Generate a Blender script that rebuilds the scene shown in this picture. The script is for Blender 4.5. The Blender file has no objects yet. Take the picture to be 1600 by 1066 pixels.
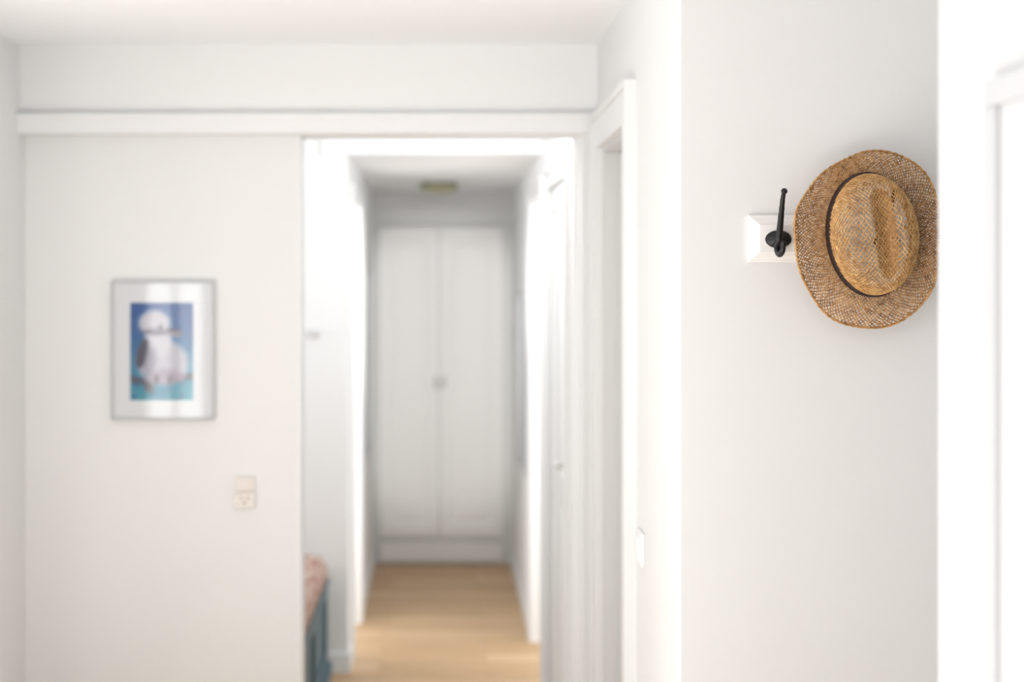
import bpy, bmesh, math, random, bisect
from mathutils import Vector, Matrix
random.seed(7)
F=2222.2; CH=1.62; VX=686.0; VY=442.0
def WX(px,d): return (px-VX)*d/F
def WZ(py,d): return CH-(py-VY)*d/F
sc=bpy.context.scene
sc.view_settings.view_transform='Standard'
sc.view_settings.look='None'
COL=sc.collection
def lin(c):
    return tuple(((x/255)/12.92 if x/255<=0.04045 else ((x/255+0.055)/1.055)**2.4) for x in c)
# ---------------- materials
def mat(name,rgb,rough=0.6,metal=0.0,bump=0.0,bscale=60,var=0.0,vscale=3.0,spec=0.5):
    m=bpy.data.materials.new(name); m.use_nodes=True
    nt=m.node_tree; b=nt.nodes['Principled BSDF']
    c=lin(rgb)
    b.inputs['Roughness'].default_value=rough
    b.inputs['Metallic'].default_value=metal
    b.inputs['Specular IOR Level'].default_value=spec
    tc=nt.nodes.new('ShaderNodeTexCoord')
    n=nt.nodes.new('ShaderNodeTexNoise'); n.inputs['Scale'].default_value=vscale; n.inputs['Detail'].default_value=4
    nt.links.new(tc.outputs['Object'],n.inputs['Vector'])
    r=nt.nodes.new('ShaderNodeMix'); r.data_type='RGBA'
    v=max(var,0.004)
    r.inputs[6].default_value=(*[x*(1-v) for x in c],1)
    r.inputs[7].default_value=(*[min(1,x*(1+v)) for x in c],1)
    nt.links.new(n.outputs['Fac'],r.inputs[0]); nt.links.new(r.outputs[2],b.inputs['Base Color'])
    if bump>0:
        n2=nt.nodes.new('ShaderNodeTexNoise'); n2.inputs['Scale'].default_value=bscale; n2.inputs['Detail'].default_value=6
        nt.links.new(tc.outputs['Object'],n2.inputs['Vector'])
        bp=nt.nodes.new('ShaderNodeBump'); bp.inputs['Strength'].default_value=bump; bp.inputs['Distance'].default_value=0.002
        nt.links.new(n2.outputs['Fac'],bp.inputs['Height']); nt.links.new(bp.outputs['Normal'],b.inputs['Normal'])
    return m
M_wall=mat('wall_paint',(240,241,241),0.85,bump=0.08,bscale=90,var=0.006,spec=0.2)
M_wall_shade=mat('shade_toned_wall_paint',(229,229,229),0.85,bump=0.08,bscale=90,var=0.008,spec=0.2)  # weaker light on the rack wall put into its colour, beside brighter side wall
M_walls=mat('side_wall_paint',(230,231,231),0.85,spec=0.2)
M_hall=mat('hall_paint',(242,243,243),0.85,spec=0.2)
M_ceil=mat('ceiling_paint',(248,250,252),0.9,spec=0.2)
M_trim=mat('white_gloss_trim',(241,242,243),0.45,spec=0.3)
M_trims=mat('soft_white_trim',(232,233,233),0.5,spec=0.2)
M_door=mat('white_door_paint',(243,243,242),0.5,spec=0.3)
M_black=mat('black_cast_iron',(22,22,24),0.38,0.3,bump=0.3,bscale=120,var=0.2)
M_board=mat('white_lacquered_wood',(242,241,238),0.4)
M_alu=mat('brushed_silver',(204,206,208),0.45,0.1)
M_mat=mat('picture_mat_card',(243,245,247),0.8,spec=0.1)
M_ivory=mat('ivory_plastic',(236,230,224),0.4)
M_ivdark=mat('socket_hole',(120,105,90),0.5)
M_white=mat('white_plastic',(244,244,244),0.35)
M_teal=mat('blue_grey_paint',(84,112,124),0.5,var=0.12,vscale=8)
M_glasslamp=mat('frosted_cream_glass',(170,168,134),0.35)
M_knob=mat('pale_knob',(214,214,212),0.35,0.1)
M_band=mat('dark_hat_band',(42,24,20),0.7,bump=0.4,bscale=400,var=0.2,vscale=40)
M_greyglass=mat('grey_print',(178,182,184),0.5,var=0.10,vscale=6)
M_paleprint=mat('pale_print',(198,201,205),0.7,var=0.05,vscale=4,spec=0.1)

def straw(name,c1,c2,c3,sc_=90,stretch=None):
    m=bpy.data.materials.new(name); m.use_nodes=True
    nt=m.node_tree; b=nt.nodes['Principled BSDF']; b.inputs['Roughness'].default_value=0.6
    tc=nt.nodes.new('ShaderNodeTexCoord')
    mp=nt.nodes.new('ShaderNodeMapping')
    if stretch: mp.inputs['Scale'].default_value=stretch
    nt.links.new(tc.outputs['Object'],mp.inputs['Vector'])
    n=nt.nodes.new('ShaderNodeTexNoise'); n.inputs['Scale'].default_value=sc_; n.inputs['Detail'].default_value=5
    nt.links.new(mp.outputs[0],n.inputs['Vector'])
    cr=nt.nodes.new('ShaderNodeValToRGB')
    e=cr.color_ramp.elements
    e[0].position=0.28; e[0].color=(*lin(c1),1); e[1].position=0.72; e[1].color=(*lin(c3),1)
    k=e.new(0.5); k.color=(*lin(c2),1)
    nt.links.new(n.outputs['Fac'],cr.inputs[0]); nt.links.new(cr.outputs[0],b.inputs['Base Color'])
    return m
M_straw=straw('woven_straw_brim',(140,98,54),(186,140,86),(212,170,116))
M_strawc=straw('woven_straw_crown',(162,118,66),(198,154,98),(218,180,124),70)
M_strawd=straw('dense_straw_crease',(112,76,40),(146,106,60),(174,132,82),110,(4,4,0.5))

def woodfloor():
    m=bpy.data.materials.new('oak_floor'); m.use_nodes=True
    nt=m.node_tree; b=nt.nodes['Principled BSDF']; b.inputs['Roughness'].default_value=0.5
    tc=nt.nodes.new('ShaderNodeTexCoord')
    br=nt.nodes.new('ShaderNodeTexBrick'); br.inputs['Scale'].default_value=1.0
    br.inputs['Brick Width'].default_value=0.9; br.inputs['Row Height'].default_value=0.14
    br.inputs['Mortar Size'].default_value=0.0015
    br.inputs['Color1'].default_value=(*lin((220,188,150)),1); br.inputs['Color2'].default_value=(*lin((196,160,118)),1)
    br.inputs['Mortar'].default_value=(*lin((160,122,84)),1)
    nt.links.new(tc.outputs['Object'],br.inputs['Vector'])
    mp=nt.nodes.new('ShaderNodeMapping'); mp.inputs['Scale'].default_value=(2,30,1)
    nt.links.new(tc.outputs['Object'],mp.inputs['Vector'])
    n=nt.nodes.new('ShaderNodeTexNoise'); n.inputs['Scale'].default_value=2; n.inputs['Detail'].default_value=6
    nt.links.new(mp.outputs[0],n.inputs['Vector'])
    cr=nt.nodes.new('ShaderNodeMapRange'); cr.inputs['From Min'].default_value=0.3; cr.inputs['From Max'].default_value=0.7
    cr.inputs['To Min'].default_value=0.87; cr.inputs['To Max'].default_value=1.08
    nt.links.new(n.outputs['Fac'],cr.inputs['Value'])
    vm=nt.nodes.new('ShaderNodeVectorMath'); vm.operation='SCALE'
    nt.links.new(br.outputs['Color'],vm.inputs[0]); nt.links.new(cr.outputs[0],vm.inputs['Scale'])
    nt.links.new(vm.outputs[0],b.inputs['Base Color'])
    return m
M_floor=woodfloor()

def blanket():
    m=bpy.data.materials.new('patterned_throw'); m.use_nodes=True
    nt=m.node_tree; b=nt.nodes['Principled BSDF']; b.inputs['Roughness'].default_value=0.9
    tc=nt.nodes.new('ShaderNodeTexCoord')
    v=nt.nodes.new('ShaderNodeTexVoronoi'); v.inputs['Scale'].default_value=20
    nt.links.new(tc.outputs['Object'],v.inputs['Vector'])
    cr=nt.nodes.new('ShaderNodeValToRGB'); cr.color_ramp.interpolation='CONSTANT'
    e=cr.color_ramp.elements
    e[0].color=(*lin((158,106,92)),1); e[1].position=0.34; e[1].color=(*lin((206,184,172)),1)
    k=e.new(0.6); k.color=(*lin((184,150,136)),1)
    nt.links.new(v.outputs['Distance'],cr.inputs[0]); nt.links.new(cr.outputs[0],b.inputs['Base Color'])
    return m
M_blanket=blanket()

def paneglass():
    m=bpy.data.materials.new('picture_glass'); m.use_nodes=True
    nt=m.node_tree; nt.nodes.remove(nt.nodes['Principled BSDF'])
    out=nt.nodes['Material Output']
    t=nt.nodes.new('ShaderNodeBsdfTransparent'); g=nt.nodes.new('ShaderNodeBsdfGlossy'); g.inputs['Roughness'].default_value=0.03
    fr=nt.nodes.new('ShaderNodeFresnel'); fr.inputs['IOR'].default_value=1.4
    mx=nt.nodes.new('ShaderNodeMixShader')
    nt.links.new(fr.outputs[0],mx.inputs[0]); nt.links.new(t.outputs[0],mx.inputs[1]); nt.links.new(g.outputs[0],mx.inputs[2])
    nt.links.new(mx.outputs[0],out.inputs['Surface'])
    return m
M_glass=paneglass()

# ---------------- helpers
def empty(name,loc,label,cat,group=None):
    o=bpy.data.objects.new(name,None); o.location=loc; o.empty_display_size=0.05
    COL.objects.link(o); o['label']=label; o['category']=cat
    if group:o['group']=group
    return o
def wloc(o):
    l=Vector((0,0,0))
    while o: l+=o.location; o=o.parent
    return l
def mk(name,bm,m,parent=None,label=None,cat=None,kind=None,bevel=0,smooth=False,group=None):
    bmesh.ops.recalc_face_normals(bm,faces=bm.faces)
    xs=[v.co for v in bm.verts]
    c=Vector([(min(p[i] for p in xs)+max(p[i] for p in xs))/2 for i in range(3)])
    for v in bm.verts: v.co-=c
    me=bpy.data.meshes.new(name); bm.to_mesh(me); bm.free()
    for mm in (m if isinstance(m,(list,tuple)) else [m]): me.materials.append(mm)
    o=bpy.data.objects.new(name,me); COL.objects.link(o)
    if parent is not None:
        o.location=c-wloc(parent); o.parent=parent
    else: o.location=c
    if smooth: 
        for p in me.polygons:p.use_smooth=True
    if label:o['label']=label
    if cat:o['category']=cat
    if kind:o['kind']=kind
    if group:o['group']=group
    if bevel:
        b=o.modifiers.new('bevel','BEVEL'); b.width=bevel; b.segments=2; b.limit_method='ANGLE'
    return o
def addbox(bm,x0,x1,y0,y1,z0,z1,mi=0):
    vs=[bm.verts.new((x,y,z)) for x in(x0,x1) for y in(y0,y1) for z in(z0,z1)]
    idx=[(0,1,3,2),(4,6,7,5),(0,4,5,1),(2,3,7,6),(0,2,6,4),(1,5,7,3)]
    for f in idx:
        q=bm.faces.new([vs[i] for i in f]); q.material_index=mi
def boxes(name,bl,m,**k):
    bm=bmesh.new()
    for b in bl: addbox(bm,*b)
    return mk(name,bm,m,**k)
def struct(name,bl,m,label,bevel=0):
    cat=name.split('_')[0]
    return boxes(name,bl,m,label=label,cat=cat,kind='structure',bevel=bevel)
def tube(bm,pts,rads,seg=14,cap=True,closed=False,mi=0):
    pts=[Vector(p) for p in pts]; n=len(pts); rings=[]
    up=None
    for i,p in enumerate(pts):
        if closed: t=(pts[(i+1)%n]-pts[i-1]).normalized()
        else: t=(pts[min(i+1,n-1)]-pts[max(i-1,0)]).normalized()
        if up is None:
            up=Vector((1,0,0)) if abs(t.x)<0.9 else Vector((0,1,0))
        u=(up-t*up.dot(t)).normalized(); w=t.cross(u); up=u
        r=rads[i] if hasattr(rads,'__len__') else rads
        rings.append([bm.verts.new(p+u*math.cos(a)*r+w*math.sin(a)*r) for a in [2*math.pi*k/seg for k in range(seg)]])
    for i in range(n if closed else n-1):
        A=rings[i];B=rings[(i+1)%n]
        for k in range(seg):
            f=bm.faces.new((A[k],A[(k+1)%seg],B[(k+1)%seg],B[k])); f.material_index=mi
    if cap and not closed:
        bm.faces.new(rings[0][::-1]); bm.faces.new(rings[-1])
def lathe(bm,prof,c,axis='Z',seg=40,sx=1,sy=1):
    rings=[]
    for r,h in prof:
        ring=[]
        for k in range(seg):
            a=2*math.pi*k/seg
            x=math.cos(a)*r*sx; y=math.sin(a)*r*sy
            if axis=='Z': co=(c[0]+x,c[1]+y,c[2]+h)
            elif axis=='Y': co=(c[0]+x,c[1]+h,c[2]+y)
            else: co=(c[0]+h,c[1]+x,c[2]+y)
            ring.append(bm.verts.new(co))
        rings.append(ring)
    for A,B in zip(rings,rings[1:]):
        for k in range(seg): bm.faces.new((A[k],A[(k+1)%seg],B[(k+1)%seg],B[k]))
    bm.faces.new(rings[0]); bm.faces.new(rings[-1])
def smoothcurve(pts,n):
    pts=[Vector(p) for p in pts]; out=[]
    m=len(pts)
    for s in range(n):
        t=s/(n-1)*(m-1); i=min(int(t),m-2); f=t-i
        p0=pts[max(i-1,0)];p1=pts[i];p2=pts[i+1];p3=pts[min(i+2,m-1)]
        out.append(0.5*((2*p1)+(p2-p0)*f+(2*p0-5*p1+4*p2-p3)*f*f+(3*p1-p0-3*p2+p3)*f**3))
    return out

# ---------------- ROOM SHELL
HZ=2.785; XS=0.474; YB=4.26; CZ=2.333; LX=-1.257; CR=0.42; CL=-0.379; YN=5.9; YE=8.17; CCZ=2.15
XR=0.666; YR=1.9
struct('floor',[(-3.1,1.7,-3.1,8.8,-0.1,0)],M_floor,'light oak plank floor of the room and hallway')
struct('ceiling',[(-3.1,1.7,-3.1,YB,CZ,CZ+0.1),(-2.1,1.7,YB,YN+0.1,CZ,CZ+0.1)],M_ceil,'smooth white painted ceiling of the room')
struct('ceiling.001',[(CL-0.1,0.62,5.85,8.8,CCZ,CZ)],M_ceil,'lowered white ceiling over the narrow hallway')
struct('wall_front',[(LX-0.1,-0.43,4.32,4.42,0,2.066),(LX-0.1,XS+0.1,YB,4.42,2.066,CZ),(0.43,XS+0.1,YB,4.42,0,2.066)],M_wall,'white painted partition wall with a wide opening')
struct('trim_1',[(LX,XS,4.238,YB,2.068,2.112),(LX,XS,4.233,YB,2.112,2.124)],M_trim,'white painted rail running above the opening')
struct('trim_2',[(-0.435,-0.418,4.312,4.43,0,2.066)],M_trim,'white edge strip on the end of the partition',0.002)
struct('wall_left',[(LX-0.143,LX,3.2,4.42,0,CZ),(-3.1,LX-0.143,3.2,3.3,0,CZ)],M_wall,'plain white painted side wall beside the partition')
DY0,DY1,DH=3.52,4.12,2.01
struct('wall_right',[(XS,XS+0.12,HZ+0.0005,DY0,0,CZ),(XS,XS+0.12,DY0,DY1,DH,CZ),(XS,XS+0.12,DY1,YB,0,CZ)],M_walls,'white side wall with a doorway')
struct('wall_right.001',[(XS+0.0005,1.6,HZ,HZ+0.1,0,CZ)],M_wall_shade,'painted wall that carries the coat rack, toned down as if shaded')
def casing(name,label,x,s,y0,y1,h,w,t,m=None):
    def bx(a,b,*r):
        p,q=x+s*a,x+s*b
        return (min(p,q),max(p,q),*r)
    b=0.018
    bl=[bx(0,t,y0-w+b,y0,0,h),bx(0,t,y1,y1+w-b,0,h),bx(0,t,y0-w+b,y1+w-b,h,h+w-b),
        bx(0,t+0.007,y0-w,y0-w+b,0,h+w),bx(0,t+0.007,y1+w-b,y1+w,0,h+w),bx(0,t+0.007,y0-w+b,y1+w-b,h+w-b,h+w)]
    return struct(name,bl,m or M_trim,label)
casing('trim_3','white moulded casing around the side doorway',XS,-1,DY0,DY1,DH,0.1,0.022,M_trims)
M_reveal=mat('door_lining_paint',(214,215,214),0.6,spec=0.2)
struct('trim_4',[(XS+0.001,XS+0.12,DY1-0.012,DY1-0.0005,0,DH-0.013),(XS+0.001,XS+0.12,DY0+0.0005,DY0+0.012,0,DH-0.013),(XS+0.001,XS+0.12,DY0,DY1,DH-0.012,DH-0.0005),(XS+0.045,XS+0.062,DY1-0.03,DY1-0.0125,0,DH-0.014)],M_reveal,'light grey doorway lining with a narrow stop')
boxes('door_1',[(XS+0.075,XS+0.115,DY0+0.014,DY1-0.014,0.005,DH-0.014)],M_door,label='plain white side door set inside its casing',cat='door',kind='structure',bevel=0.002)
RO0,RO1=5.70,6.40; LO0,LO1=6.14,6.74; OH=1.98  # hall doorways opened so the added side lamps can brighten the hallway
struct('wall_hall_right',[(CR,CR+0.15,4.42,4.58,0,CZ),(CR,CR+0.15,5.42,RO0,0,CZ),(CR,CR+0.15,RO0,RO1,OH,CZ),(CR,CR+0.15,RO1,8.8,0,CZ),(CR,CR+0.15,4.58,5.42,1.985,CZ),(CR+0.06,CR+0.15,4.58,5.42,0,1.985)],M_hall,'white hallway wall with a cupboard door and open doorway')
struct('wall_hall_left',[(-2.0,CL,YN,YN+0.1,0,CZ),(CL-0.1,CL,YN+0.1,LO0,0,CCZ),(CL-0.1,CL,LO0,LO1,OH,CCZ),(CL-0.1,CL,LO1,8.8,0,CCZ)],M_hall,'white hallway wall with projecting corner and open doorway')
struct('wall_alcove',[(-2.1,-2.0,4.42,4.65,0,CZ),(-2.1,-2.0,5.65,6.0,0,CZ),(-2.1,-2.0,4.65,5.65,0,0.9),(-2.1,-2.0,4.65,5.65,2.15,CZ),(-2.1,LX-0.143,4.32,4.42,0,CZ)],M_wall,'white alcove wall with a window')
struct('wall_end',[(CL-0.1,CR+0.15,8.7,8.8,0,CCZ),(CL,CR,8.195,8.3,1.965,CCZ)],M_hall,'white end wall above the built-in cupboard')
struct('wall_near_right',[(XR,XR+0.12,-3.0,YR,0,CZ)],mat('dimmed_white_wall_paint',(205,206,207),0.85,spec=0.2),'white wall with the large framed picture',0.003)  # white wall darkened in colour to offset the strong window light
struct('wall_east',[(1.6,1.7,YR-0.3,2.885,0,CZ),(XR+0.12,1.6,YR-0.4,YR-0.3,0,CZ)],M_wall,'plain white wall closing the side passage')
struct('wall_back',[(-3.1,-2.42,-3.1,-3.0,0,CZ),(-1.9,XR+0.12,-3.1,-3.0,0,CZ),(-2.42,-1.9,-3.1,-3.0,0,0.35),(-2.42,-1.9,-3.1,-3.0,2.15,CZ)],M_wall,'white back wall with a tall window')
struct('wall_west',[(-3.1,-3.0,-3.0,-1.0,0,CZ),(-3.1,-3.0,3.0,3.2,0,CZ),(-3.1,-3.0,-1.0,3.0,0,0.5),(-3.1,-3.0,-1.0,3.0,2.2,CZ)],M_wall,'white wall with a broad window')
def winframe(name,axis,a0,a1,z0,z1,p,label,mull=1):
    w=0.04; bl=[]
    def bx(u0,u1,v0,v1):
        if axis=='Y': return (u0,u1,p,p+0.05,v0,v1)
        return (p,p+0.05,u0,u1,v0,v1)
    bl=[bx(a0,a1,z0,z0+w),bx(a0,a1,z1-w,z1),bx(a0,a0+w,z0+w,z1-w),bx(a1-w,a1,z0+w,z1-w)]
    for i in range(mull):
        c=a0+(a1-a0)*(i+1)/(mull+1); bl.append(bx(c-w/2,c+w/2,z0+w,z1-w))
    struct(name,bl,M_trim,label)
winframe('window_1','X',-1.0,3.0,0.5,2.2,-3.07,'broad white framed window',3)
winframe('window_2','Y',-2.42,-1.9,0.35,2.15,-3.07,'tall narrow white framed window',1)
winframe('window_3','X',4.65,5.65,0.9,2.15,-2.07,'small white framed alcove window',1)
bb=0.085
struct('baseboard_hall_left',[(-0.9,CL+0.012,YN-0.014,YN,0,bb),(CL,CL+0.012,YN,LO0-0.07,0,bb),(CL,CL+0.012,LO1+0.07,8.16,0,bb)],M_trim,'white baseboard along the hallway',0.003)
struct('baseboard_hall_right',[(CR-0.012,CR,RO1+0.07,8.16,0,bb)],M_trim,'white baseboard along the hallway',0.003)
struct('baseboard_front',[(LX,-0.44,4.306,4.32,0,bb)],M_trim,'white baseboard below the partition',0.003)
struct('baseboard_right',[(XS,1.6,HZ-0.014,HZ,0,bb),(XS-0.014,XS,HZ-0.014,3.41,0,bb)],M_trim,'white baseboard below the coat rack wall',0.003)

def paneldoor(name,a0,a1,z0,z1,p,th,axis,panels,m,parent=None,dp=0.010,**k):
    bm=bmesh.new()
    def co(u,v,d):
        return (u,p+d,v) if axis=='Y' else (p+d,u,v)
    us=sorted(set([a0,a1]+[x for q in panels for x in q[:2]])); vs=sorted(set([z0,z1]+[x for q in panels for x in q[2:]]))
    cache={}
    def V(u,v,d):
        key=(round(u,5),round(v,5),round(d,5))
        if key not in cache: cache[key]=bm.verts.new(co(u,v,d))
        return cache[key]
    for i in range(len(us)-1):
        for j in range(len(vs)-1):
            u0,u1,v0,v1=us[i],us[i+1],vs[j],vs[j+1]
            if any(abs(q[0]-u0)<1e-5 and abs(q[1]-u1)<1e-5 and abs(q[2]-v0)<1e-5 and abs(q[3]-v1)<1e-5 for q in panels):
                steps=[(0,0),(0.006,dp*0.8),(0.022,dp),(0.045,dp*0.4)]
                for (i0,d0),(i1,d1) in zip(steps,steps[1:]):
                    A=[(u0+i0,v0+i0),(u1-i0,v0+i0),(u1-i0,v1-i0),(u0+i0,v1-i0)]
                    B=[(u0+i1,v0+i1),(u1-i1,v0+i1),(u1-i1,v1-i1),(u0+i1,v1-i1)]
                    for t in range(4):
                        bm.faces.new((V(*A[t],d0),V(*A[(t+1)%4],d0),V(*B[(t+1)%4],d1),V(*B[t],d1)))
                i1,d1=steps[-1]
                bm.faces.new((V(u0+i1,v0+i1,d1),V(u1-i1,v0+i1,d1),V(u1-i1,v1-i1,d1),V(u0+i1,v1-i1,d1)))
            else:
                bm.faces.new((V(u0,v0,0),V(u1,v0,0),V(u1,v1,0),V(u0,v1,0)))
    for a,b in [((a0,z0),(a1,z0)),((a1,z0),(a1,z1)),((a1,z1),(a0,z1)),((a0,z1),(a0,z0))]:
        bm.faces.new([bm.verts.new(co(*a,0)),bm.verts.new(co(*b,0)),bm.verts.new(co(*b,th)),bm.verts.new(co(*a,th))])
    bm.faces.new([bm.verts.new(co(*q,th)) for q in [(a0,z0),(a1,z0),(a1,z1),(a0,z1)]])
    bmesh.ops.remove_doubles(bm,verts=bm.verts,dist=1e-5)
    return mk(name,bm,m,parent=parent,**k)

d2=paneldoor('door_2',4.583,5.0-0.004,0.01,1.982,CR+0.003,0.035,'X',[(4.67,4.93,0.12,0.85),(4.67,4.93,0.95,1.88)],M_trims,label='white panelled hallway cupboard door with small knob',cat='door',kind='structure')
d3=paneldoor('door_3',5.0+0.004,5.417,0.01,1.982,CR+0.003,0.035,'X',[(5.07,5.33,0.12,0.85),(5.07,5.33,0.95,1.88)],M_trims,label='white panelled hallway cupboard door',cat='door',kind='structure')
bm=bmesh.new(); lathe(bm,[(0.006,0.004),(0.006,-0.012),(0.014,-0.02),(0.015,-0.03),(0.008,-0.036)],(CR,4.70,1.015),'X',20)
mk('door_knob',bm,M_knob,parent=d2,smooth=True,label='small pale steel knob')
casing('trim_5','white casing around the cupboard doors',CR,-1,4.60,5.40,1.972,0.07,0.014,M_trims)
casing('trim_6','white casing around a hallway doorway',CR,-1,RO0,RO1,OH,0.065,0.012)
casing('trim_7','white casing around a hallway doorway',CL,1,LO0,LO1,OH,0.065,0.012)

# ---------------- WARDROBE
wr=empty('wardrobe',(0,8.4,0),'tall white built-in wardrobe with two panelled doors at hallway end','wardrobe')
boxes('body',[(CL+0.002,CR-0.002,8.19,8.69,0.0,1.962)],mat('wardrobe_body_paint',(230,231,229),0.6,spec=0.2),parent=wr)
Yd=8.162
xa0,xa1,xb0,xb1=WX(594,YE),WX(687,YE)-0.005,WX(687,YE)+0.005,WX(785,YE)
zd0,zd1=WZ(838,YE),WZ(356,YE)
for i,(x0,x1) in enumerate([(xa0,xa1),(xb0,xb1)]):
    dd=paneldoor('door',x0,x1,zd0,zd1,Yd,0.026,'Y',[(x0+0.05,x1-0.05,zd0+0.07,zd1-0.07)],M_door,parent=wr,dp=0.012)
    xk=xa1-0.018 if i==0 else xb0+0.018
    bm=bmesh.new(); z=WZ(597,YE)
    addbox(bm,xk-0.012,xk+0.012,Yd-0.004,Yd+0.001,z-0.04,z+0.04)
    lathe(bm,[(0.006,0.0),(0.006,-0.018),(0.014,-0.024),(0.014,-0.032),(0.007,-0.038)],(xk,Yd,z),'Y',20)
    mk('handle',bm,M_knob,parent=dd,label='pale steel knob on a small plate')
boxes('plinth',[(xa0,xb1,8.165,8.19,0.02,0.128)],M_door,parent=wr,bevel=0.003)

# ---------------- ceiling lamp
lx,ly=0.0,7.45
cl=empty('ceiling_lamp',(lx,ly,CCZ),'flush round ceiling lamp with cream frosted glass shade','lamp')
bm=bmesh.new(); lathe(bm,[(0.09,0.0),(0.09,-0.01),(0.08,-0.014)],(lx,ly,CCZ)); mk('lamp_base',bm,M_knob,parent=cl)
bm=bmesh.new(); lathe(bm,[(0.085,-0.011),(0.107,-0.024),(0.105,-0.034),(0.088,-0.048),(0.058,-0.058),(0.025,-0.063),(0.005,-0.064)],(lx,ly,CCZ)); mk('lamp_shade',bm,M_glasslamp,parent=cl,smooth=True)

# ---------------- small wall hook on alcove wall
hk=empty('wall_hook',(WX(486,YN),YN,WZ(520,YN)),'small pale metal double hook on the white alcove wall','hook')
xh,zh=WX(486,YN),WZ(520,YN)
M_hk=mat('white_enamel',(226,226,228),0.4)
boxes('hook_plate',[(xh-0.04,xh+0.04,YN-0.006,YN-0.0005,zh-0.012,zh+0.012)],M_hk,parent=hk)
for sx_ in (-0.025,0.025):
    bm=bmesh.new(); tube(bm,smoothcurve([(xh+sx_,YN-0.005,zh),(xh+sx_,YN-0.025,zh-0.012),(xh+sx_,YN-0.045,zh-0.004),(xh+sx_,YN-0.05,zh+0.014)],12),0.005,10)
    mk('prong',bm,M_hk,parent=hk,smooth=True)

# ---------------- framed hallway pictures
def sideframe(x,s,y0,y1,z0,z1,label):
    e=empty('picture_frame',(x,(y0+y1)/2,(z0+z1)/2),label,'picture')
    def bx(t0,t1,*r):
        a,b=x+s*t0,x+s*t1
        return (min(a,b),max(a,b),*r)
    w=0.02
    boxes('frame',[bx(0.001,0.022,y0,y1,z0,z0+w),bx(0.001,0.022,y0,y1,z1-w,z1),bx(0.001,0.022,y0,y0+w,z0+w,z1-w),bx(0.001,0.022,y1-w,y1,z0+w,z1-w)],M_alu,parent=e)
    boxes('print',[bx(0.002,0.012,y0+w,y1-w,z0+w,z1-w)],M_greyglass,parent=e)
sideframe(CL,1,6.88,7.45,0.74,1.69,'tall thin grey framed picture on the hallway wall')
sideframe(CR,-1,6.56,7.15,0.72,1.58,'grey framed picture on the white hallway wall')

# ---------------- large picture on near right wall
e=empty('framed_picture',(XR,1.3,1.3),'large pale framed picture hanging on the white wall','picture')
y1=1.70; y0=0.90; z1=1.862; z0=0.75; w=0.034
boxes('frame',[(XR-0.016,XR-0.0005,y0,y1,z0,z0+w),(XR-0.016,XR-0.0005,y0,y1,z1-w,z1),(XR-0.016,XR-0.0005,y0,y0+w,z0+w,z1-w),(XR-0.016,XR-0.0005,y1-w,y1,z0+w,z1-w)],mat('pale_grey_frame',(192,194,196),0.6,spec=0.2),parent=e,bevel=0.003)
boxes('mat_board',[(XR-0.008,XR-0.001,y0+w,y1-w,z0+w,z1-w)],mat('off_white_card',(202,203,205),0.8,spec=0.1),parent=e)
boxes('print',[(XR-0.0095,XR-0.0082,y0+0.13,y1-0.13,z0+0.15,z1-0.15)],M_paleprint,parent=e)

# ---------------- bird picture
d=4.32
fx0,fx1=WX(175,d),WX(336,d); fz1,fz0=WZ(440,d),WZ(656,d)
bp=empty('bird_picture',((fx0+fx1)/2,d,(fz0+fz1)/2),'silver framed print of a white bird on blue, with white mat','picture')
w=0.006
boxes('frame',[(fx0,fx1,d-0.022,d-0.0005,fz0,fz0+w),(fx0,fx1,d-0.022,d-0.0005,fz1-w,fz1),(fx0,fx0+w,d-0.022,d-0.0005,fz0+w,fz1-w),(fx1-w,fx1,d-0.022,d-0.0005,fz0+w,fz1-w)],M_alu,parent=bp,bevel=0.001)
boxes('mat_board',[(fx0+w,fx1-w,d-0.012,d-0.001,fz0+w,fz1-w)],M_mat,parent=bp)
boxes('glass',[(fx0+w,fx1-w,d-0.0175,d-0.0160,fz0+w,fz1-w)],M_glass,parent=bp)
def birdcol(X,Y):
    def sm(a,b,x):
        t=max(0,min(1,(x-a)/(b-a))); return t*t*(3-2*t)
    def mixc(c,e,t): return tuple(c[i]*(1-t)+e[i]*t for i in range(3))
    n=math.sin(X*0.21+math.sin(Y*0.13)*2)*math.cos(Y*0.17+X*0.05)
    c=mixc((36,92,162),(64,160,180),sm(480,640,Y+12*n))
    c=mixc(c,(80,186,196),0.5*sm(255,300,X)*sm(490,600,Y))
    c=mixc(c,(26,66,130),0.4*sm(0.2,0.9,n))
    def ell(cx,cy,rx,ry,rot=0,soft=0.2):
        dx,dy=X-cx,Y-cy; ca,sa=math.cos(rot),math.sin(rot)
        u=(dx*ca+dy*sa)/rx; v=(-dx*sa+dy*ca)/ry
        return 1-sm(1-soft,1+soft,math.hypot(u,v))
    c=mixc(c,(84,90,108),1-sm(4,7,abs(Y-(592+4*math.sin((X-205)*0.05)))))
    c=mixc(c,(96,96,110),ell(234,602,8,12,-0.2))
    c=mixc(c,(200,197,208),ell(256,566,41,35,0.1))
    c=mixc(c,(168,150,170),0.7*ell(262,588,28,12))
    c=mixc(c,(214,212,220),ell(248,534,22,24))
    c=mixc(c,(80,78,98),ell(224,552,9,24,0.25))
    c=mixc(c,(150,144,162),0.7*ell(236,566,9,24,0.2))
    c=mixc(c,(212,210,218),ell(243,505,25,20))
    c=mixc(c,(120,116,136),0.8*ell(244,519,22,5,0.05,0.5))
    c=mixc(c,(110,98,114),ell(274,518,14,4.5,0.18,0.35))
    c=mixc(c,(216,190,190),0.8*ell(274,523,11,2.5,0.18,0.4))
    c=mixc(c,(40,40,52),ell(252,511,3.2,3))
    c=mixc(c,(90,84,92),ell(246,592,3,7)); c=mixc(c,(90,84,92),ell(266,593,3,7))
    return c
NX,NY=90,140
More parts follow.
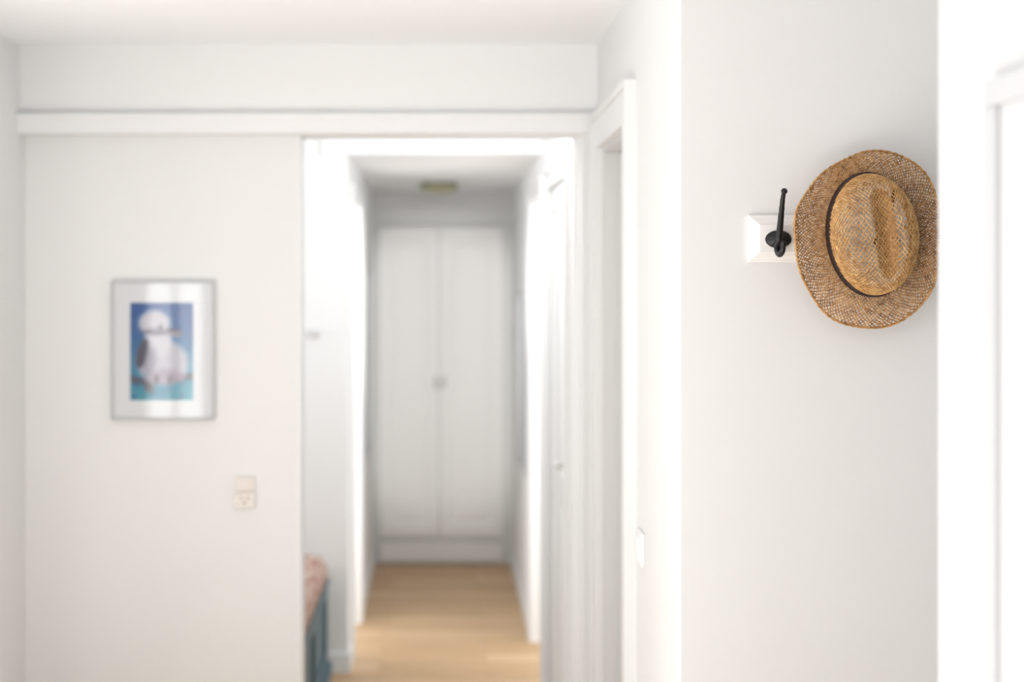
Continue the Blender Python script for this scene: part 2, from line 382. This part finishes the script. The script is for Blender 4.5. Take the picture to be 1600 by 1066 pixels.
bm=bmesh.new(); cl_=bm.verts.layers.float_color.new('paint')
gv=[]
for j in range(NY+1):
    row=[]
    for i in range(NX+1):
        px=205+98*i/NX; py=473+152*j/NY
        v=bm.verts.new((WX(px,d),d-0.0130,WZ(py,d))); v[cl_]=(*lin(birdcol(px,py)),1); row.append(v)
    gv.append(row)
for j in range(NY):
    for i in range(NX): bm.faces.new((gv[j][i],gv[j+1][i],gv[j+1][i+1],gv[j][i+1]))
pm=bpy.data.materials.new('bird_print'); pm.use_nodes=True
at=pm.node_tree.nodes.new('ShaderNodeVertexColor'); at.layer_name='paint'
pm.node_tree.links.new(at.outputs[0],pm.node_tree.nodes['Principled BSDF'].inputs['Base Color'])
pm.node_tree.nodes['Principled BSDF'].inputs['Roughness'].default_value=0.6
mk('print',bm,pm,parent=bp,label='print of a white bird perched on a branch')

# ---------------- socket
sx,sz0,sz1,sz2=WX(383,d),WZ(793,d),WZ(768,d),WZ(744,d)
so=empty('wall_socket',(sx,d,sz1),'ivory plastic wall switch above an earthed socket','socket')
boxes('switch_plate',[(sx-0.029,sx+0.029,d-0.010,d-0.0005,sz1+0.001,sz2),(sx-0.019,sx+0.019,d-0.014,d-0.010,sz1+0.009,sz2-0.008)],M_ivory,parent=so)
bm=bmesh.new(); addbox(bm,sx-0.031,sx+0.031,d-0.012,d-0.0005,sz0,sz1-0.001)
mk('socket_plate',bm,M_ivory,parent=so,bevel=0.0015)
bm=bmesh.new(); zc=(sz0+sz1)/2
for dx,dz,r in ((-0.0095,0.006,0.0032),(0.0095,0.006,0.0032),(0,-0.009,0.0038)):
    lathe(bm,[(r,-0.0003),(r,0.004)],(sx+dx,d-0.0124,zc+dz),'Y',16)
mk('socket_hole',bm,M_ivdark,parent=so)

# ---------------- light switch on right side wall
ys,zs=3.318,1.003
ls=empty('light_switch',(XS,ys,zs),'small white plastic light switch beside the door casing','switch')
boxes('switch_plate',[(XS-0.009,XS-0.0005,ys-0.045,ys+0.045,zs-0.038,zs+0.038)],M_white,parent=ls,bevel=0.002)
boxes('rocker',[(XS-0.014,XS-0.0085,ys-0.022,ys+0.022,zs-0.026,zs+0.026)],M_white,parent=ls,bevel=0.0015)

# ---------------- bench + cushion
bx1=-0.460; bx0=-0.95; by0=4.75; by1=5.87
be=empty('storage_bench',((bx0+bx1)/2,(by0+by1)/2,0),'blue-grey painted wooden storage bench with panelled front','bench')
boxes('body',[(bx0,bx1-0.012,by0+0.01,by1-0.01,0.06,0.38)],M_teal,parent=be,bevel=0.003)
fr=[]
for (a,b) in ((by0,by0+0.07),(by1-0.07,by1),((by0+by1)/2-0.035,(by0+by1)/2+0.035)):
    fr.append((bx1-0.0115,bx1,a,b,0.11,0.33))
fr+= [(bx1-0.0115,bx1,by0,by1,0.33,0.38),(bx1-0.0115,bx1,by0,by1,0.0605,0.11)]
boxes('front_panel',fr,M_teal,parent=be)
boxes('lid',[(bx0,bx1+0.008,by0-0.01,by1,0.3805,0.402)],M_teal,parent=be,bevel=0.004)
boxes('plinth',[(bx0,bx1+0.018,by0,by1,0.0,0.06)],M_teal,parent=be,bevel=0.004)
bm=bmesh.new()
NXc,NYc=20,30
def cush(u,v,top):
    ex=min(1,min(u,1-u)*14); ey=min(1,min(v,1-v)*20)
    t=math.sqrt(max(0,1-(1-ex)**2))*math.sqrt(max(0,1-(1-ey)**2))
    z=0.403+ (0.055+0.050*t+0.006*math.sin(u*14+v*9)+0.004*math.sin(v*31) if top else 0)
    return (bx0+0.02+(bx1-bx0-0.02)*u, by0+0.02+(by1-by0-0.04)*v, z)
T=[[bm.verts.new(cush(i/NXc,j/NYc,True)) for i in range(NXc+1)] for j in range(NYc+1)]
B=[[bm.verts.new(cush(i/NXc,j/NYc,False)) for i in range(NXc+1)] for j in range(NYc+1)]
for j in range(NYc):
    for i in range(NXc):
        bm.faces.new((T[j][i],T[j][i+1],T[j+1][i+1],T[j+1][i])); bm.faces.new((B[j][i],B[j+1][i],B[j+1][i+1],B[j][i+1]))
for j in range(NYc):
    bm.faces.new((T[j][0],T[j+1][0],B[j+1][0],B[j][0])); bm.faces.new((T[j][NXc],B[j][NXc],B[j+1][NXc],T[j+1][NXc]))
for i in range(NXc):
    bm.faces.new((T[0][i],B[0][i],B[0][i+1],T[0][i+1])); bm.faces.new((T[NYc][i],T[NYc][i+1],B[NYc][i+1],B[NYc][i]))
mk('bench_cushion',bm,M_blanket,label='pale terracotta and cream patterned cushion on the storage bench',cat='cushion',smooth=True)

# ---------------- COAT RACK
rk=empty('coat_rack',(WX(1300,HZ),HZ,WZ(373,HZ)),'white moulded board with black cast iron coat hooks','coat rack')
x0,x1=WX(1170,HZ-0.01),WX(1452,HZ); z0,z1=WZ(410,HZ-0.01),WZ(336,HZ-0.01)
bm=bmesh.new()
def ringb(ins,y): return [bm.verts.new(c) for c in ((x0+ins,y,z0+ins),(x1-ins,y,z0+ins),(x1-ins,y,z1-ins),(x0+ins,y,z1-ins))]
R=[ringb(0,HZ-0.0005),ringb(0,HZ-0.006),ringb(0.003,HZ-0.009),ringb(0.006,HZ-0.0095),ringb(0.012,HZ-0.0135),ringb(0.018,HZ-0.0155),ringb(0.020,HZ-0.018)]
bm.faces.new(R[0])
for A,Bq in zip(R,R[1:]):
    for t in range(4): bm.faces.new((A[t],A[(t+1)%4],Bq[(t+1)%4],Bq[t]))
bm.faces.new(R[-1])
mk('board',bm,M_board,parent=rk)
YF=HZ-0.018
def hook(cx,cz):
    bm=bmesh.new()
    lathe(bm,[(0.0255,0.0),(0.0255,-0.003),(0.022,-0.006),(0.014,-0.008),(0.010,-0.012),(0.004,-0.014)],(cx,YF,cz),'Y',36,sx=1,sy=0.68)
    pts=smoothcurve([(cx-0.003,YF-0.006,cz-0.012),(cx-0.004,YF-0.020,cz-0.004),(cx-0.0035,YF-0.026,cz+0.014),(cx-0.0015,YF-0.030,cz+0.045),(cx-0.001,YF-0.040,cz+0.075),(cx-0.001,YF-0.052,cz+0.090)],26)
    rr=[0.0086-0.0048*(i/25)**0.9 for i in range(26)]
    for k in range(15,19): rr[k]*=0.93+0.12*(k%2)
    tube(bm,pts,rr,16)
    bmesh.ops.create_uvsphere(bm,u_segments=18,v_segments=12,radius=0.0062,matrix=Matrix.Translation(pts[-1]))
    bmesh.ops.create_uvsphere(bm,u_segments=16,v_segments=10,radius=0.0085,matrix=Matrix.Translation((cx-0.003,YF-0.016,cz-0.006)))
    pts=smoothcurve([(cx-0.003,YF-0.006,cz-0.006),(cx-0.004,YF-0.012,cz-0.022),(cx-0.004,YF-0.028,cz-0.030),(cx-0.002,YF-0.042,cz-0.024),(cx-0.001,YF-0.047,cz-0.010)],18)
    tube(bm,pts,[0.0072-0.0024*(i/17) for i in range(18)],14)
    bmesh.ops.create_uvsphere(bm,u_segments=16,v_segments=10,radius=0.0058,matrix=Matrix.Translation(pts[-1]))
    return mk('hook',bm,M_black,parent=rk,smooth=True,label='black cast iron hook with oval plate and ball tip')
hook(WX(1216,YF),WZ(374,YF)); 
hx=WX(1384,YF); hook(hx,WZ(378,YF))

# ---------------- HAT
hat_y=2.722
hcx,hcz=WX(1357,hat_y),WZ(367,hat_y)
hat=empty('straw_hat',(hcx,hat_y,hcz),'woven tan straw hat with curled brim hanging on a hook','hat')
outline=[(1241,370),(1242,335),(1256,303),(1285,270),(1320,247),(1365,235),(1402,239),(1436,259),(1456,285),(1465,312),(1467,345),(1467,385),(1464,425),(1455,458),(1434,486),(1400,506),(1360,514),(1320,508),(1286,487),(1262,455),(1248,415)]
def edgeh(a):
    return 0.030*abs(math.cos(a))**2.2-0.022*abs(math.sin(a))**2
pol=[]
for (px,py) in outline:
    x=WX(px,hat_y)-hcx; z=WZ(py,hat_y)-hcz
    a=math.atan2(z,x); dd=hat_y-edgeh(a)
    x=WX(px,dd)-hcx; z=WZ(py,dd)-hcz
    pol.append((math.atan2(z,x),math.hypot(x,z)))
pol.sort()
P=[(a-2*math.pi,r) for a,r in pol]+pol+[(a+2*math.pi,r) for a,r in pol]
def Ro(a):
    while a>math.pi:a-=2*math.pi
    while a<-math.pi:a+=2*math.pi
    for i in range(1,len(P)-2):
        if P[i][0]<=a<=P[i+1][0]:
            t=(a-P[i][0])/(P[i+1][0]-P[i][0])
            r0,r1,r2,r3=P[i-1][1],P[i][1],P[i+1][1],P[i+2][1]
            return 0.5*((2*r1)+(r2-r0)*t+(2*r0-5*r1+4*r2-r3)*t*t+(3*r1-r0-3*r2+r3)*t**3)
    return 0.15
CA,CB=0.0795,0.115
def Rb(a): 
    return 1/math.sqrt((math.cos(a)/CA)**2+(math.sin(a)/CB)**2)
TILT=0.10
def Rbt(a): return Rb(a-TILT)
def brim(a,t):
    r=Rbt(a)*0.985+(Ro(a)-0.0018-Rbt(a)*0.985)*t+0.0012*math.sin(9*a+0.6)*t*t
    h=edgeh(a)*t**2.2+0.004*math.sin(3*a+1)*t+0.0022*math.sin(7*a)*t*t
    return Vector((hcx+r*math.cos(a),hat_y-h,hcz+r*math.sin(a)))
def wire(o,th):
    w=o.modifiers.new('weave','WIREFRAME'); w.thickness=th; w.use_replace=True; w.use_even_offset=False; w.use_boundary=True
N=134; MR=18
bm=bmesh.new()
rings=[]
for j in range(MR+1):
    ring=[]
    for i in range(N):
        a=(i+0.5*(j%2))*2*math.pi/N
        t=j/MR
        if 0<j<MR: a+=random.uniform(-1,1)*0.009; t+=random.uniform(-1,1)*0.012
        p=brim(a,t); p.y+=random.uniform(-1,1)*0.0005
        ring.append(bm.verts.new(p))
    rings.append(ring)
for j in range(MR):
    for i in range(N):
        if j+2<=MR:
            l=rings[j+1][i-1] if j%2==0 else rings[j+1][i]
            r=rings[j+1][i] if j%2==0 else rings[j+1][(i+1)%N]
            if random.random()<0.14:
                bm.faces.new((rings[j][i],r,l)); bm.faces.new((l,r,rings[j+2][i]))
            else: bm.faces.new((rings[j][i],r,rings[j+2][i],l))
for j in (0,MR):
    for i in range(N):
        k=1 if j==0 else MR-1
        nb=rings[j][(i+1)%N]
        mid=rings[k][i] if j%2==0 else rings[k][(i+1)%N]
        bm.faces.new((rings[j][i],nb,mid))
o=mk('brim',bm,M_straw,parent=hat,label='open woven straw brim curled up at the sides')
wire(o,0.0035)
bm=bmesh.new(); n=360
for ph in (0,math.pi):
    tube(bm,[brim(2*math.pi*i/n,1)+Vector((math.cos(2*math.pi*i/n),0,math.sin(2*math.pi*i/n)))*0.001*math.sin(i*0.7+ph)+Vector((0,0.001*math.cos(i*0.7+ph),0)) for i in range(n)],0.0018,8,closed=True)
mk('brim_edge',bm,M_straw,parent=hat,smooth=True,label='braided straw edge of the brim')
HC=0.118; PW=2.6
def hf(x,z):
    rho=math.hypot(x/CA,z/CB)
    hh=HC*max(0,1-rho**PW)**(1/PW)
    top=max(0,min(1,(0.88-rho)/0.45)); top=top*top*(3-2*top)
    hh-=0.022*math.exp(-(x/0.022)**2)*top
    for s in (-1,1):
        hh-=0.009*top*math.exp(-((x-s*0.050)/0.015)**2-((z+0.004)/0.034)**2)
    return hh*(1-0.06*(z/0.1))
def place(x,z,h):
    ca,sa=math.cos(TILT),math.sin(TILT)
    return Vector((hcx+x*ca-z*sa,hat_y-0.002-h,hcz+x*sa+z*ca))
NA=180; NS=400; TAB=[]
for k in range(NA):
    a=2*math.pi*k/NA; cx_,cz_=math.cos(a)*CA,math.sin(a)*CB
    L=[0];rs=[0];pv=None;acc=0
    for s in range(NS+1):
        q=math.sin(math.pi/2*s/NS)
        p=Vector((cx_*q,cz_*q,hf(cx_*q,cz_*q)))
        if pv is not None: acc+=(p-pv).length; L.append(acc); rs.append(q)
        pv=p
    TAB.append((L,rs))
def crown(u,v,off=0):
    s=math.hypot(u,v); a=math.atan2(v,u)%(2*math.pi)
    k=a/(2*math.pi)*NA; k0=int(k)%NA; k1=(k0+1)%NA; f=k-int(k)
    qs=[]
    for kk in (k0,k1):
        L,rs=TAB[kk]
        if s>=L[-1]: return None
        i=bisect.bisect_left(L,s); i=max(1,i); w=(s-L[i-1])/(L[i]-L[i-1]+1e-9)
        qs.append(rs[i-1]+(rs[i]-rs[i-1])*w)
    q=qs[0]*(1-f)+qs[1]*f
    x=math.cos(a)*CA*q; z=math.sin(a)*CB*q
    return place(x,z,hf(x,z)+off)
cell=0.0068; G=48; bm=bmesh.new(); vv={}
for j in range(-G,G+1):
    for i in range(-G,G+1):
        p=(i+random.uniform(-.2,.2))*cell; q=(j+random.uniform(-.2,.2))*cell
        c_=crown((p-q)*0.7071,(p+q)*0.7071)
        if c_ is not None: vv[(i,j)]=bm.verts.new(c_)
for (i,j),a in vv.items():
    b_=vv.get((i+1,j)); c_=vv.get((i+1,j+1)); d_=vv.get((i,j+1))
    if b_ and c_ and d_:
        if random.random()<0.14: bm.faces.new((a,b_,c_)); bm.faces.new((a,c_,d_))
        else: bm.faces.new((a,b_,c_,d_))
o=mk('crown',bm,M_strawc,parent=hat,label='woven straw crown with a pinched centre crease')
wire(o,0.0033)
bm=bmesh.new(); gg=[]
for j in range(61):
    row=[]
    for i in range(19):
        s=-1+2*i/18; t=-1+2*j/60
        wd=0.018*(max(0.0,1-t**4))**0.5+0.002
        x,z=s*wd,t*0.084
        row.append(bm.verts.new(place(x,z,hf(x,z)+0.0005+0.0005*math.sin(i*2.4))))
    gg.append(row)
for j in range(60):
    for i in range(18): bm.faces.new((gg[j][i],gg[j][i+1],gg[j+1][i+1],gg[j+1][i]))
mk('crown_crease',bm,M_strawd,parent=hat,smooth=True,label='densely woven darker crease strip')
bm=bmesh.new(); n=120; prof=[(1.0,0.0),(1.045,0.001),(1.042,0.012),(1.03,0.021),(0.985,0.022)]
rg=[]
for s,h in prof:
    rg.append([bm.verts.new((hcx+Rbt(a)*s*math.cos(a),hat_y-0.002-h,hcz+Rbt(a)*s*math.sin(a))) for a in [2*math.pi*i/n for i in range(n)]])
for A,Bq in zip(rg,rg[1:]):
    for i in range(n): bm.faces.new((A[i],A[(i+1)%n],Bq[(i+1)%n],Bq[i]))
mk('hat_band',bm,M_band,parent=hat,smooth=True,label='dark brown ribbon hat band')

# ---------------- LIGHTS
COOL=(0.99,0.995,1.0)
def area(name,loc,rot,sx_,sy_,e,col=COOL):
    l=bpy.data.lights.new(name,'AREA'); l.shape='RECTANGLE'; l.size=sx_; l.size_y=sy_; l.energy=e; l.color=col
    o=bpy.data.objects.new(name,l); o.location=loc; o.rotation_euler=rot; COL.objects.link(o); return o
R_=math.radians
area('daylight_window',(-3.12,1.0,1.35),(0,R_(-90),0),1.7,4.0,42)
area('daylight_back',(-2.16,-3.12,1.25),(R_(90),0,0),0.5,1.8,18)
area('daylight_alcove',(-2.12,5.15,1.5),(0,R_(-90),0),1.25,1.0,12)
area('room_fill',(-1.2,1.2,0.15),(R_(180),0,0),2.2,2.2,77,(0.975,0.987,1.0))  # added fill at floor level, out of view, brightens ceiling and walls
area('hall_fill',(0,4.50,2.19),(R_(82),0,0),0.6,0.18,8)  # added fill lamp hidden behind the header, brightens the hallway
area('side_room_fill',(CL-0.34,6.3,1.1),(0,R_(-90),R_(35)),1.9,0.7,7)  # added fill lamps, unseen beyond the open doorways, brighten the hallway
area('side_room_fill',(CR+0.42,5.95,1.1),(0,R_(90),R_(-35)),1.9,0.8,7)
l=bpy.data.lights.new('hall_fill_spot','SPOT'); l.energy=165; l.spot_size=R_(29); l.spot_blend=0.6; l.shadow_soft_size=0.05; l.color=(1.0,0.985,0.965)  # added spot, unseen behind the header, brightens the wardrobe end
o=bpy.data.objects.new('hall_fill_spot',l); o.location=(0,4.5,2.16); COL.objects.link(o)
o.rotation_euler=(Vector((0,8.16,1.15))-Vector(o.location)).to_track_quat('-Z','Y').to_euler()
w=bpy.data.worlds.new('w'); sc.world=w; w.use_nodes=True
w.node_tree.nodes['Background'].inputs[0].default_value=(0.98,0.99,1,1); w.node_tree.nodes['Background'].inputs[1].default_value=1.0

# ---------------- CAMERA
c=bpy.data.cameras.new('camera'); co=bpy.data.objects.new('camera',c); COL.objects.link(co)
co.location=(0,0,CH); co.rotation_euler=(math.radians(90),0,0)
c.lens=50; c.sensor_width=36; c.shift_x=(800-VX)/1600; c.shift_y=(VY-533)/1600
c.dof.use_dof=True; c.dof.focus_distance=2.70; c.dof.aperture_fstop=1.8; c.clip_start=0.05
sc.camera=co
